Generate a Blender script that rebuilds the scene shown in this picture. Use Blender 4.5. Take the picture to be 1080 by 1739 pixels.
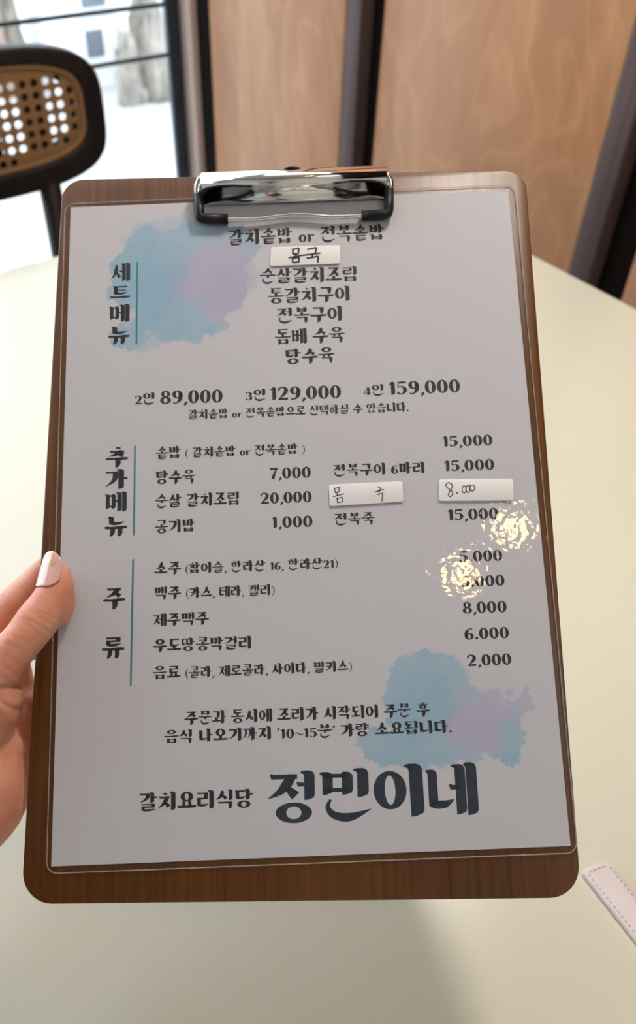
import bpy, bmesh, math, random
import numpy as np
from mathutils import Matrix, Vector
PI = math.pi
random.seed(4)
SC = bpy.context.scene
COL = SC.collection
for _o in list(bpy.data.objects):
    bpy.data.objects.remove(_o, do_unlink=True)

# ---------------------------------------------------------------- camera, sky, light, exposure
IW, IH, FPX = 1080.0, 1739.0, 1400.0
CAM = np.array([0.0, 0.0, 1.19])
RC = np.array([[0.9987, -0.0506, 0.0], [0.0347, 0.6857, -0.7270], [0.0368, 0.7261, 0.6866]])   # camera axes in the room
_u, _s, _v = np.linalg.svd(RC); RC = _u @ _v
cam_data = bpy.data.cameras.new('camera')
cam = bpy.data.objects.new('camera', cam_data); COL.objects.link(cam)
M4 = np.eye(4); M4[:3, :3] = RC; M4[:3, 3] = CAM
cam.matrix_world = Matrix(M4.tolist())
cam_data.sensor_fit = 'VERTICAL'; cam_data.sensor_height = 36.0; cam_data.sensor_width = 24.0
cam_data.lens = FPX / IH * 36.0
cam_data.clip_start = 0.01
cam_data.dof.use_dof = True
cam_data.dof.focus_distance = 0.338
cam_data.dof.aperture_fstop = cam_data.lens / 2.7
SC.camera = cam

world = bpy.data.worlds.new('sky'); SC.world = world; world.use_nodes = True
_bg = world.node_tree.nodes['Background']
_bg.inputs[0].default_value = (0.76, 0.88, 1.0, 1); _bg.inputs[1].default_value = 2.9
SC.view_settings.view_transform = 'Standard'; SC.view_settings.look = 'None'
SC.view_settings.exposure = 0.66; SC.view_settings.gamma = 1.0
SC.view_settings.use_curve_mapping = False
SC.cycles.use_denoising = True
SC.cycles.max_bounces = 10; SC.cycles.transparent_max_bounces = 12
SC.cycles.sample_clamp_indirect = 6.0
SC.cycles.caustics_reflective = False; SC.cycles.caustics_refractive = False

# room axes: DW runs along the window towards the panelled wall, DN from the window into the room
AW = math.radians(51)
DW = np.array([math.sin(AW), math.cos(AW), 0.0]); DN = np.array([DW[1], -DW[0], 0.0])
WALL_A, WIN_B = 1.0, -1.78
UP = np.array([0.0, 0.0, 1.0])

def area(name, loc, target, sx, sy, watts, col):
    d = bpy.data.lights.new(name, 'AREA'); d.shape = 'RECTANGLE'; d.size = sx; d.size_y = sy; d.energy = watts; d.color = col
    o = bpy.data.objects.new(name, d); COL.objects.link(o)
    o.matrix_world = Matrix.Translation(Vector(loc)) @ (Vector(target) - Vector(loc)).to_track_quat('-Z', 'Y').to_matrix().to_4x4()
    return o
for _p, _s, _w in (((-.30, 1.05), (1.3, 1.3), 4), ((1.35, -.95), (.9, .9), 5)):
    area('ceiling_fill_light', (*_p, 2.53), (*_p, 0), *_s, _w, (.97, .97, 1.0))  # soft fill added under the ceiling to brighten the interior
_sd = bpy.data.lights.new('sun', 'SUN'); _sd.energy = 4.0; _sd.angle = .02; _sd.color = (1, .97, .92)
_so = bpy.data.objects.new('sun', _sd); COL.objects.link(_so)
_so.matrix_world = Vector(DW * .8 - DN * .55 - UP * .32).to_track_quat('-Z', 'Y').to_matrix().to_4x4()

def ray(x, y):
    return RC @ np.array([x - IW / 2, -(y - IH / 2), -FPX])
def on_plane(x, y, n, k):            # where the sight line meets the plane n.p = k
    r = ray(x, y); n = np.asarray(n, float)
    return CAM + r * ((k - CAM @ n) / (r @ n))
def on_wall(x, y, a=WALL_A): return on_plane(x, y, DW, a)
def on_win(x, y, b=WIN_B): return on_plane(x, y, DN, b)
def at_depth(x, y, d): return CAM + ray(x, y) * (d / FPX)
def room(a, b, z): return DW * a + DN * b + UP * z

# menu board frame: x right, y up along the sheet, z towards the reader; origin at the sheet's lower left corner
BO = CAM + np.array([-0.1005, 0.1404, -0.3371])
BR = np.array([[0.996, -0.088, -0.0181], [0.0623, 0.8215, -0.5668], [0.0647, 0.5634, 0.8237]])
_u, _s, _v = np.linalg.svd(BR); BR = _u @ _v
def bp(x, y, z=0.0):                 # photo position -> board coordinates on the layer z (metres)
    r = ray(x, y); n = BR[:, 2]
    o = BO + n * z - CAM
    return BR.T @ (CAM + r * ((o @ n) / (r @ n)) - BO)
BM4 = np.eye(4); BM4[:3, :3] = BR; BM4[:3, 3] = BO
BOARD_M = Matrix(BM4.tolist())

# ---------------------------------------------------------------- helpers
def empty(name, label, cat, M=None, group=None):
    o = bpy.data.objects.new(name, None); COL.objects.link(o)
    o.empty_display_size = .02
    if M is not None: o.matrix_world = M
    o['label'] = label; o['category'] = cat
    if group: o['group'] = group
    return o
def tag(o, label, cat, group=None):
    o['label'] = label; o['category'] = cat
    if group: o['group'] = group
    return o
def mesh_obj(name, verts, faces, m, parent=None, smooth=False):
    me = bpy.data.meshes.new(name)
    me.from_pydata([tuple(map(float, v)) for v in verts], [], [tuple(f) for f in faces])
    me.materials.append(m)
    bm = bmesh.new(); bm.from_mesh(me)
    bmesh.ops.recalc_face_normals(bm, faces=bm.faces); bm.to_mesh(me); bm.free()
    if smooth:
        for p in me.polygons: p.use_smooth = True
    o = bpy.data.objects.new(name, me); COL.objects.link(o)
    if parent is not None: o.parent = parent
    return o
def struct(o):
    o['kind'] = 'structure'; return o
def bevel(o, w, seg=3, ang=40):
    b = o.modifiers.new('bevel', 'BEVEL'); b.width = w; b.segments = seg; b.limit_method = 'ANGLE'; b.angle_limit = math.radians(ang)
    for p in o.data.polygons: p.use_smooth = True
    return o
def box_vf(lo, hi, f=None):
    f = f or (lambda p: p)
    v = [f(np.array([x, y, z], float)) for x in (lo[0], hi[0]) for y in (lo[1], hi[1]) for z in (lo[2], hi[2])]
    return v, [(0, 1, 3, 2), (4, 6, 7, 5), (0, 4, 5, 1), (2, 3, 7, 6), (0, 2, 6, 4), (1, 5, 7, 3)]
def rbox(a0, a1, b0, b1, z0, z1):     # box in room axes
    return box_vf((a0, b0, z0), (a1, b1, z1), lambda p: room(*p))
def join_vf(*L):
    V_, F_ = [], []
    for v, f in L:
        n = len(V_); V_ += list(v); F_ += [tuple(i + n for i in q) for q in f]
    return V_, F_
def slab_vf(outline, z0, z1):         # extruded outline
    n = len(outline)
    v = [(x, y, z0) for x, y in outline] + [(x, y, z1) for x, y in outline]
    return v, [tuple(range(n))[::-1], tuple(range(n, 2 * n))] + [(i, (i + 1) % n, n + (i + 1) % n, n + i) for i in range(n)]
def round_poly(P, R, n=8):            # polygon with filleted corners
    out = []; L = len(P)
    R = R if isinstance(R, (list, tuple)) else [R] * L
    for i in range(L):
        p = np.array(P[i], float); a = np.array(P[i - 1], float); c = np.array(P[(i + 1) % L], float); r = R[i]
        if r <= 0: out.append(tuple(p)); continue
        u = (a - p) / np.linalg.norm(a - p); w = (c - p) / np.linalg.norm(c - p)
        th = math.acos(max(-1, min(1, u @ w))); t = r / math.tan(th / 2)
        bis = (u + w) / np.linalg.norm(u + w); ctr = p + bis * (r / math.sin(th / 2))
        s = p + u * t - ctr; e = p + w * t - ctr
        om = math.acos(max(-1, min(1, (s @ e) / r / r)))
        for k in range(n + 1):
            q = (math.sin((1 - k / n) * om) * s + math.sin(k / n * om) * e) / math.sin(om)
            out.append(tuple(ctr + q))
    return out
def tube_vf(pts, radii, n=12, caps=True):
    P = [np.array(p, float) for p in pts]
    if not hasattr(radii, '__len__'): radii = [radii] * len(P)
    V_, F_ = [], []
    t0 = P[1] - P[0]; t0 /= np.linalg.norm(t0)
    ref = np.array([0, 0, 1.0]) if abs(t0[2]) < .9 else np.array([1.0, 0, 0])
    nrm = np.cross(t0, ref); nrm /= np.linalg.norm(nrm)
    for i, p in enumerate(P):
        t = P[min(i + 1, len(P) - 1)] - P[max(i - 1, 0)]; t /= np.linalg.norm(t)
        nrm = nrm - t * (nrm @ t); nrm /= np.linalg.norm(nrm); b = np.cross(t, nrm)
        for k in range(n):
            a = 2 * PI * k / n
            V_.append(p + (nrm * math.cos(a) + b * math.sin(a)) * radii[i])
    for i in range(len(P) - 1):
        for k in range(n):
            F_.append((i * n + k, i * n + (k + 1) % n, (i + 1) * n + (k + 1) % n, (i + 1) * n + k))
    if caps:
        F_ += [tuple(range(n))[::-1], tuple(range((len(P) - 1) * n, len(P) * n))]
    return V_, F_
def ellipsoid_vf(c, r, n=20, m=12, f=None):
    V_, F_ = [], []
    for j in range(m + 1):
        ph = PI * j / m
        for i in range(n):
            th = 2 * PI * i / n
            p = np.array([c[0] + r[0] * math.sin(ph) * math.cos(th), c[1] + r[1] * math.sin(ph) * math.sin(th), c[2] + r[2] * math.cos(ph)])
            V_.append(f(p) if f else p)
    for j in range(m):
        for i in range(n):
            F_.append((j * n + i, j * n + (i + 1) % n, (j + 1) * n + (i + 1) % n, (j + 1) * n + i))
    return V_, F_

# ---------------------------------------------------------------- materials
class NT:
    def __init__(s, name):
        s.m = bpy.data.materials.new(name); s.m.use_nodes = True
        s.t = s.m.node_tree; s.b = s.t.nodes['Principled BSDF']; s.out = s.t.nodes['Material Output']
    def n(s, typ, **kw):
        nd = s.t.nodes.new(typ)
        for k, v in kw.items():
            if k.startswith('_'): setattr(nd, k[1:], v)
            else: nd.inputs[k.replace('__', ' ')].default_value = v
        return nd
    def l(s, a, b): s.t.links.new(a, b)
    def coords(s, scale=(1, 1, 1), kind='Object'):
        tc = s.n('ShaderNodeTexCoord'); mp = s.n('ShaderNodeMapping'); mp.inputs['Scale'].default_value = scale
        s.l(tc.outputs[kind], mp.inputs[0]); return mp.outputs[0]
    def noise(s, vec, scale, detail=3, rough=.5, dist=0):
        nd = s.n('ShaderNodeTexNoise', Scale=scale, Detail=detail, Roughness=rough, Distortion=dist)
        s.l(vec, nd.inputs['Vector']); return nd.outputs['Fac']
    def ramp(s, fac, stops):
        r = s.n('ShaderNodeValToRGB'); e = r.color_ramp.elements
        while len(e) < len(stops): e.new(.5)
        for q, (p, c) in zip(e, stops):
            q.position = p; q.color = (*c, 1)
        s.l(fac, r.inputs[0]); return r.outputs[0]
    def math(s, op, a, b=None, clamp=False):
        nd = s.n('ShaderNodeMath', _operation=op, _use_clamp=clamp)
        for i, v in enumerate((a, b)):
            if v is None: continue
            if isinstance(v, (int, float)): nd.inputs[i].default_value = v
            else: s.l(v, nd.inputs[i])
        return nd.outputs[0]
    def mix(s, fac, a, b):
        nd = s.n('ShaderNodeMix', _data_type='RGBA')
        for i, v in ((0, fac), (6, a), (7, b)):
            if isinstance(v, (int, float)): nd.inputs[i].default_value = v
            elif isinstance(v, tuple): nd.inputs[i].default_value = (*v, 1)
            else: s.l(v, nd.inputs[i])
        return nd.outputs[2]
    def film_fac(s, normal=None, f0=.024):   # share of light a clear sheet mirrors, same from both sides
        lw = s.n('ShaderNodeLayerWeight', Blend=.5)
        if normal is not None: s.l(normal, lw.inputs['Normal'])
        p = s.math('POWER', lw.outputs['Facing'], 5.0)
        return s.math('ADD', s.math('MULTIPLY', p, 1 - f0), f0, True)
    def bump(s, h, strength=.3, dist=.001):
        nd = s.n('ShaderNodeBump', Strength=strength, Distance=dist); s.l(h, nd.inputs['Height']); return nd.outputs[0]
    def set(s, **kw):
        for k, v in kw.items():
            k = k.replace('__', ' ')
            if isinstance(v, tuple): s.b.inputs[k].default_value = (*v, 1) if len(v) == 3 else v
            elif isinstance(v, (int, float)): s.b.inputs[k].default_value = v
            else: s.l(v, s.b.inputs[k])
        return s.m

def plain(name, c, rough=.5, metal=0, var=.08, scale=40, bump=0, **kw):
    t = NT(name); v = t.coords()
    f = t.noise(v, scale, 4)
    col = t.ramp(f, [(.3, tuple(x * (1 - var) for x in c)), (.7, tuple(min(1, x * (1 + var)) for x in c))])
    d = dict(Base__Color=col, Roughness=rough, Metallic=metal, **kw)
    if bump: d['Normal'] = t.bump(f, bump, .001)
    return t.set(**d)
def wood(name, c0, c1, c2, grain=(60, 60, 3), rough=.45, figure=0.0, spec=.5):
    t = NT(name); v = t.coords(grain)
    f = t.noise(v, 1.0, 5, .6, .4)
    if figure:                              # cathedral figure of rotary-cut veneer
        cn = t.noise(t.coords((4.5, 4.5, 1.5)), 1, 3, .5, .6)
        pp_ = t.math('PINGPONG', t.math('MULTIPLY', cn, 13.0), .5)
        f = t.math('ADD', t.math('MULTIPLY', f, .83), t.math('MULTIPLY', t.math('POWER', t.math('MULTIPLY', pp_, 2.0), 3.0), .17))
    v3 = t.coords((5, 5, 2)); big = t.noise(v3, 1, 2)
    f = t.math('ADD', t.math('MULTIPLY', f, .75), t.math('MULTIPLY', big, .25))
    return t.set(Base__Color=t.ramp(f, [(.3, c0), (.5, c1), (.7, c2)]), Roughness=rough, Specular__IOR__Level=spec, Normal=t.bump(f, .08, .001))

M_BLACK = plain('black_plastic', (.008, .008, .010), .4, Specular__IOR__Level=.3)
M_CHROME = plain('chrome', (.82, .80, .76), .10, 1.0, .03, 90)
M_INK = plain('black_ink', (.010, .012, .016), .6, 0, .2, 300)
M_NAVY = plain('navy_ink', (.010, .022, .040), .55, 0, .3, 300)
M_TEAL = plain('teal_ink', (.03, .20, .23), .6)
M_MARK = plain('marker_ink', (.008, .009, .012), .5)
M_STICK = plain('sticker_paper', (.80, .77, .75), .7, 0, .02, 30)
M_DARK = wood('dark_stained_wood', (.009, .006, .006), (.014, .009, .008), (.020, .013, .011), (50, 50, 6), .5, 0, .25)
M_POST = wood('purple_brown_laminate', (.055, .034, .031), (.075, .047, .043), (.10, .064, .058), (140, 140, 4), .5, 0, .25)
M_PANEL = wood('birch_plywood', (.33, .145, .060), (.43, .20, .088), (.52, .27, .13), (16, 16, 2.2), .40, .22, .5)
M_BACKING_SHADE = plain('wall_backing_gap_shade', (.006, .003, .002), .9, Specular__IOR__Level=.1)  # near black: wall backing, and painted shade in the gaps by the posts
M_CANE = plain('woven_cane', (.30, .155, .06), .55, 0, .18, 220, .3)
M_STEEL = plain('blue_black_steel', (.018, .028, .040), .4)
M_PALETRIM = wood('pale_trim_wood', (.50, .36, .29), (.56, .41, .33), (.60, .45, .37), (60, 60, 3), .5)
M_CEIL = plain('ceiling_paint', (.36, .33, .30), .9, 0, .02, 5)
M_WALL = plain('wall_paint', (.62, .58, .54), .9, 0, .02, 5)
M_FLOOR = plain('pale_floor_tile', (.62, .63, .64), .35, 0, .05, 3)
# ---------------------------------------------------------------- lettering
# high-contrast brush lettering drawn from strokes; em box 0..1, y up, every glyph = list of polygons
def cat_rom(P, n=6):
    out = []
    L = len(P)
    for i in range(L - 1):
        p0 = P[max(i - 1, 0)]; p1 = P[i]; p2 = P[i + 1]; p3 = P[min(i + 2, L - 1)]
        for k in range(n):
            t = k / n
            out.append(tuple(0.5 * ((2 * b) + (c - a) * t + (2 * a - 5 * b + 4 * c - d) * t * t + (3 * b - a - 3 * c + d) * t ** 3)
                             for a, b, c, d in zip(p0, p1, p2, p3)))
    out.append(tuple(P[-1]))
    return out

def S(pts, ws, n=6):                       # brush stroke: centre line and width at each point
    Q = cat_rom([(p[0], p[1], w) for p, w in zip(pts, ws)], n)
    Lf, Rt = [], []
    for i, (x, y, w) in enumerate(Q):
        a = Q[max(i - 1, 0)]; b = Q[min(i + 1, len(Q) - 1)]
        dx, dy = b[0] - a[0], b[1] - a[1]
        l = math.hypot(dx, dy) or 1
        w = w / 2
        Lf.append((x - dy / l * w, y + dx / l * w)); Rt.append((x + dy / l * w, y - dx / l * w))
    return [[Lf[i], Rt[i], Rt[i + 1], Lf[i + 1]] for i in range(len(Q) - 1)]

def V(x, yb, yt, w, flag=.38):             # upright stem: flag at its top left, cut foot
    h = w / 2; c = min(w * .55, (yt - yb) * .4)
    main = [(x - h, yb), (x - h * .2, yb + .01), (x + h * .75, yb + c * .45), (x + h, yb + c), (x + h, yt - c * .8), (x + h * .7, yt - c * .25),
            (x + h * .1, yt), (x - h, yt - .01)]
    fl = [(x - h - w * flag, yt - c * .35), (x - h - w * flag * .5, yt - c * .05), (x - h + .01, yt), (x + h * .1, yt), (x - h + .005, yt - c * 1.0), (x - h - w * .08, yt - c * .62)]
    return [main, fl]

def Hs(x0, x1, y, t):                       # thin horizontal stroke with a wedge start
    return [[(x0, y + t * .62), (x0 + t * .5, y + t * .62), (x0 + t * .9, y + t * .45), (x1, y + t * .5), (x1, y - t * .5), (x0 + t * .3, y - t * .5)]]

def Oo(x0, y0, x1, y1, ws, wt, n=28):       # ring, thick sides and thin top and bottom
    cx_, cy_ = (x0 + x1) / 2, (y0 + y1) / 2
    a, b = (x1 - x0) / 2, (y1 - y0) / 2
    o = [(cx_ + a * math.cos(2 * PI * i / n), cy_ + b * math.sin(2 * PI * i / n)) for i in range(n)]
    q = [(cx_ + max(a - ws, .0) * math.cos(2 * PI * i / n), cy_ + max(b - wt, .0) * math.sin(2 * PI * i / n)) for i in range(n)]
    return [[o[i], o[(i + 1) % n], q[(i + 1) % n], q[i]] for i in range(n)]

def bar(x0, x1, y, t):                      # broad leaf-shaped horizontal of the vowels
    L = x1 - x0
    return S([(x0, y + .045), (x0 + .07 * L, y + .01), (x0 + .35 * L, y - .005), (x0 + .75 * L, y + .01), (x1, y + .02)],
             [t * .35, t * 1.0, t * .9, t * 1.15, t * .75])

def swoosh(x0, x1, y, t):                   # bottom of the n / d / l shapes
    L = x1 - x0
    return S([(x0 + .02, y + t * .3), (x0 + .3 * L, y), (x0 + .7 * L, y + .01), (x1 + .03, y + t * .85)], [t * 1.1, t * 1.45, t * 1.25, t * .12])

def cons(j, bx, w, t, pos):                 # pos: 'v' beside a stem, 'h' above a bar, 'f' final
    x0, y0, x1, y1 = bx
    X = lambda u: x0 + (x1 - x0) * u
    Y = lambda v: y0 + (y1 - y0) * v
    dbl = {'ㄲ': 'ㄱ', 'ㄸ': 'ㄷ', 'ㅆ': 'ㅅ'}
    if j in dbl:
        m = (x0 + x1) / 2
        return cons(dbl[j], (x0 - .02, y0, m - .01, y1), w * .68, t * .9, pos) + cons(dbl[j], (m + .02, y0, x1 + .03, y1), w * .68, t * .9, pos)
    P = []
    h = w / 2; k = t / 2
    if j in 'ㄱㅋ':
        P += Hs(x0, x1 - h * .3, y1 - k, t)
        if pos == 'v':
            P += S([(x1 - h, y1 - k * .2), (X(.80), Y(.62)), (X(.55), Y(.28)), (x0 - .01, y0 - .03)], [w, w * .95, w * .6, .012])
        else:
            P += S([(x1 - h, y1 - k * .2), (x1 - h, Y(.5)), (x1 - h * 1.15, y0 - .02)], [w, w, w * .55])
        if j == 'ㅋ':
            P += Hs(X(.05), X(.80), Y(.52 if pos == 'v' else .36), t * .85)
    elif j in 'ㄴㄷㅌ':
        lx = x0 + h + .015
        top = y1
        if j in 'ㄷㅌ':
            P += Hs(x0 - .01, x1, y1 - k, t); top = y1 - k
        if pos == 'f' and j == 'ㄴ':
            P += S([(X(.12), y1), (X(.05), Y(.62)), (X(.2), Y(.22)), (X(.55), Y(.12)), (x1 + .02, Y(.5))], [t * .5, t * .9, t * 1.5, t * 1.7, .012])
        else:
            P += V(lx, y0 + t * .35, top, w * .95, .25 if j == 'ㄴ' else .02) if pos != 'h' or j == 'ㄴ' else S([(lx, top), (lx - .01, y0 + t * .4)], [w * .8, w * .9])
            P += swoosh(x0 + .03, x1, y0 + t * .6, t)
        if j == 'ㅌ':
            P += Hs(X(.1), X(.92), Y(.55 if pos == 'v' else .50), t * .72)
    elif j == 'ㄹ':
        tt = t * .85
        P += Hs(x0, x1 - .01, y1 - tt / 2, tt)
        P += S([(x1 - h * .9, y1 - tt * .3), (x1 - h * .95, Y(.56))], [w * .85, w * .8])
        P += Hs(x0 + .01, x1 - .02, Y(.56), tt)
        P += S([(x0 + h * .9, Y(.56)), (x0 + h * .9, y0 + tt * .6)], [w * .8, w * .85])
        P += swoosh(x0 + .03, x1, y0 + tt * .55, tt)
    elif j == 'ㅁ':
        P += V(x0 + h + .02, y0, y1, w * .92, .3) + V(x1 - h, y0, y1, w * .95, .02)
        P += Hs(x0 + .05, x1 - h, y1 - k * 1.6, t * .85) + Hs(x0 + .05, x1 - h, y0 + k * 2.2, t * .85)
    elif j == 'ㅂ':
        P += V(x0 + h + .02, y0, y1, w * .9, .3) + V(x1 - h, y0, y1, w * .95, .25)
        P += Hs(x0 + .05, x1 - h, Y(.58), t * .85) + Hs(x0 + .05, x1 - h, y0 + k * 1.9, t * .85)
    elif j in 'ㅅㅈㅊ':
        top = y1
        if j == 'ㅊ':
            P += S([(X(.42), y1 + .02), (X(.72), y1 - .02)], [t * .8, t * 1.1]); top = y1 - t * 1.25
        if j == 'ㅅ':
            P += S([(X(.56), top + .02), (X(.52), Y(.62)), (X(.34), Y(.28)), (x0 - .03, y0)], [w * .55, w * 1.0, w * .72, .012])
        else:
            P += Hs(x0 + .01, x1 - .02, top - k, t)
            P += S([(X(.82), top - k * .6), (X(.60), y0 + (top - y0) * .58), (X(.36), y0 + (top - y0) * .26), (x0 - .03, y0 - .01)], [w * .7, w * .95, w * .62, .012])
        P += S([(X(.55), y0 + (top - y0) * .5), (X(.72), y0 + (top - y0) * .30), (X(.90), y0 + (top - y0) * .08)], [t * .5, w * .72, w * .95])
    elif j == 'ㅇ':
        P += Oo(x0, y0, x1, y1, min(w * 1.0, (x1 - x0) * .34), min(t * .8, (y1 - y0) * .26))
    elif j == 'ㅎ':
        P += S([(X(.34), y1 + .015), (X(.72), y1 - .005)], [t * .8, t * 1.0])
        yy = y1 - (y1 - y0) * .27
        P += Hs(x0 - .01, x1 + .01, yy, t * .9)
        P += Oo(X(.08), y0, X(.92), yy - t * .3, min(w * .95, (x1 - x0) * .28), t * .6)
    return P

INI = 'ㄱㄲㄴㄷㄸㄹㅁㅂㅃㅅㅆㅇㅈㅉㅊㅋㅌㅍㅎ'
VOW = 'ㅏㅐㅑㅒㅓㅔㅕㅖㅗㅘㅙㅚㅛㅜㅝㅞㅟㅠㅡㅢㅣ'
FIN = ' ㄱㄲㄳㄴㄵㄶㄷㄹㄺㄻㄼㄽㄾㄿㅀㅁㅂㅄㅅㅆㅇㅈㅊㅋㅌㅍㅎ'

def stems(v, yb, yt, w, t, ym):             # the vowels with upright stems; ym = height of the short branch
    P = []
    if v in 'ㅏㅑ':
        P += V(.70, yb, yt, w)
        for y in ([ym] if v == 'ㅏ' else [ym - .1, ym + .1]):
            P += S([(.72, y), (.97, y + .015)], [t * .8, t * 1.0])
    elif v in 'ㅓㅕ':
        P += V(.82, yb, yt, w) + Hs(.56, .8, ym + .02, t * .85)
    elif v == 'ㅣ':
        P += V(.80, yb, yt, w)
    elif v == 'ㅐ':
        P += V(.62, yb + .02, yt - .03, w * .82) + V(.87, yb, yt, w * .85, .2) + Hs(.6, .88, ym, t * .85)
    elif v == 'ㅔ':
        P += V(.67, yb + .02, yt - .03, w * .82) + V(.89, yb, yt, w * .85, .2) + Hs(.44, .66, ym + .02, t * .85)
    return P

def hangul(ch):
    c = ord(ch) - 0xAC00
    i, v, f = INI[c // 588], VOW[c % 588 // 28], FIN[c % 28]
    W, T = .246, .112
    P = []
    fin = f != ' '
    if fin:
        fb = (.12, -.03, .88, .33)
        if f == 'ㄴ': fb = (.10, -.05, .92, .36)
        if f in 'ㄹㅌ': fb = (.13, -.04, .88, .36)
        if f == 'ㅇ': fb = (.14, -.05, .86, .36)
    if v in 'ㅏㅑㅓㅕㅣㅐㅔ':
        xr = {'ㅓ': .60, 'ㅕ': .60, 'ㅐ': .49, 'ㅔ': .50, 'ㅣ': .62}.get(v, .56)
        if fin:
            w, t = W * .86, T * .88
            if v in 'ㅏㅑ': fb = (fb[0] - .02, fb[1], fb[2] - .03, fb[3])
            P += cons(i, (.02, .45, xr, .93), w, t, 'v') + stems(v, .40, 1.0, w, t, .70)
            P += cons(f, fb, w, t, 'f')
        else:
            P += cons(i, (.02, .12, xr, .88), W * (.78 if v in 'ㅐㅔ' else 1), T, 'v') + stems(v, -.04, 1.0, W, T, .50)
    elif v in 'ㅗㅛㅜㅠㅡ':
        if fin:
            w, t = W * .82, T * .76
            P += cons(i, (.18, .64 if i in 'ㅌㅋ' else .66, .82, 1.02 if i in 'ㅌㅋ' else 1.0), w, t * (.80 if i in 'ㅌㅋ' else 1), 'h')
            yb = {'ㅗ': .45, 'ㅛ': .45, 'ㅜ': .52, 'ㅠ': .52, 'ㅡ': .49}[v]
            P += bar(.0, 1.0, yb, t * 1.15)
            if v == 'ㅗ': P += S([(.5, .66), (.5, yb)], [w * .8, w * .8])
            if v == 'ㅛ': P += S([(.36, .66), (.36, yb)], [w * .7, w * .7]) + S([(.64, .66), (.64, yb)], [w * .7, w * .7])
            if v == 'ㅜ': P += S([(.52, yb), (.50, .34)], [w * .85, w * .7])
            if v == 'ㅠ': P += S([(.36, yb), (.32, .35)], [w * .75, w * .6]) + S([(.66, yb), (.66, .35)], [w * .75, w * .7])
            P += cons(f, (.17, -.05, .85, .335), w, t, 'f')
        else:
            yb = {'ㅗ': .13, 'ㅛ': .13, 'ㅜ': .38, 'ㅠ': .38, 'ㅡ': .18}[v]
            lo = {'ㅗ': .36, 'ㅛ': .40, 'ㅜ': .53, 'ㅠ': .53, 'ㅡ': .36}[v]
            P += cons(i, (.16, lo, .84, .96), W, T, 'h')
            P += bar(.0, 1.0, yb, T * 1.2)
            if v == 'ㅗ': P += S([(.5, lo + .02), (.5, yb)], [W * .8, W * .8])
            if v == 'ㅛ': P += S([(.34, lo + .02), (.34, yb)], [W * .7, W * .7]) + S([(.66, lo + .02), (.66, yb)], [W * .7, W * .7])
            if v == 'ㅜ': P += S([(.54, yb), (.54, .12), (.46, -.07)], [W, W * .95, W * .35])
            if v == 'ㅠ': P += S([(.36, yb), (.34, .12), (.24, -.05)], [W * .85, W * .8, W * .3]) + S([(.68, yb), (.68, .12), (.62, -.05)], [W * .85, W * .85, W * .5])
    else:
        w, t = W * .92, T * .9
        if fin:
            P += cons(i, (.05, .66, .55, .98), w * .9, t * .85, 'h') + bar(-.01, .66, .46, t) + S([(.3, .66), (.3, .46)], [w * .8] * 2)
            P += V(.82, .38, 1.0, w) + cons(f, fb, w, t * .85, 'f')
        else:
            P += cons(i, (.05, .45, .56, .92), w, t, 'h') + bar(-.02, .66, .17, t * 1.1) + S([(.3, .46), (.3, .17)], [w * .85] * 2)
            if v == 'ㅘ': P += V(.76, -.04, 1.0, w) + Hs(.76, 1.0, .5, t)
            else: P += V(.83, -.04, 1.0, w)
    return P, 1.03

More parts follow.
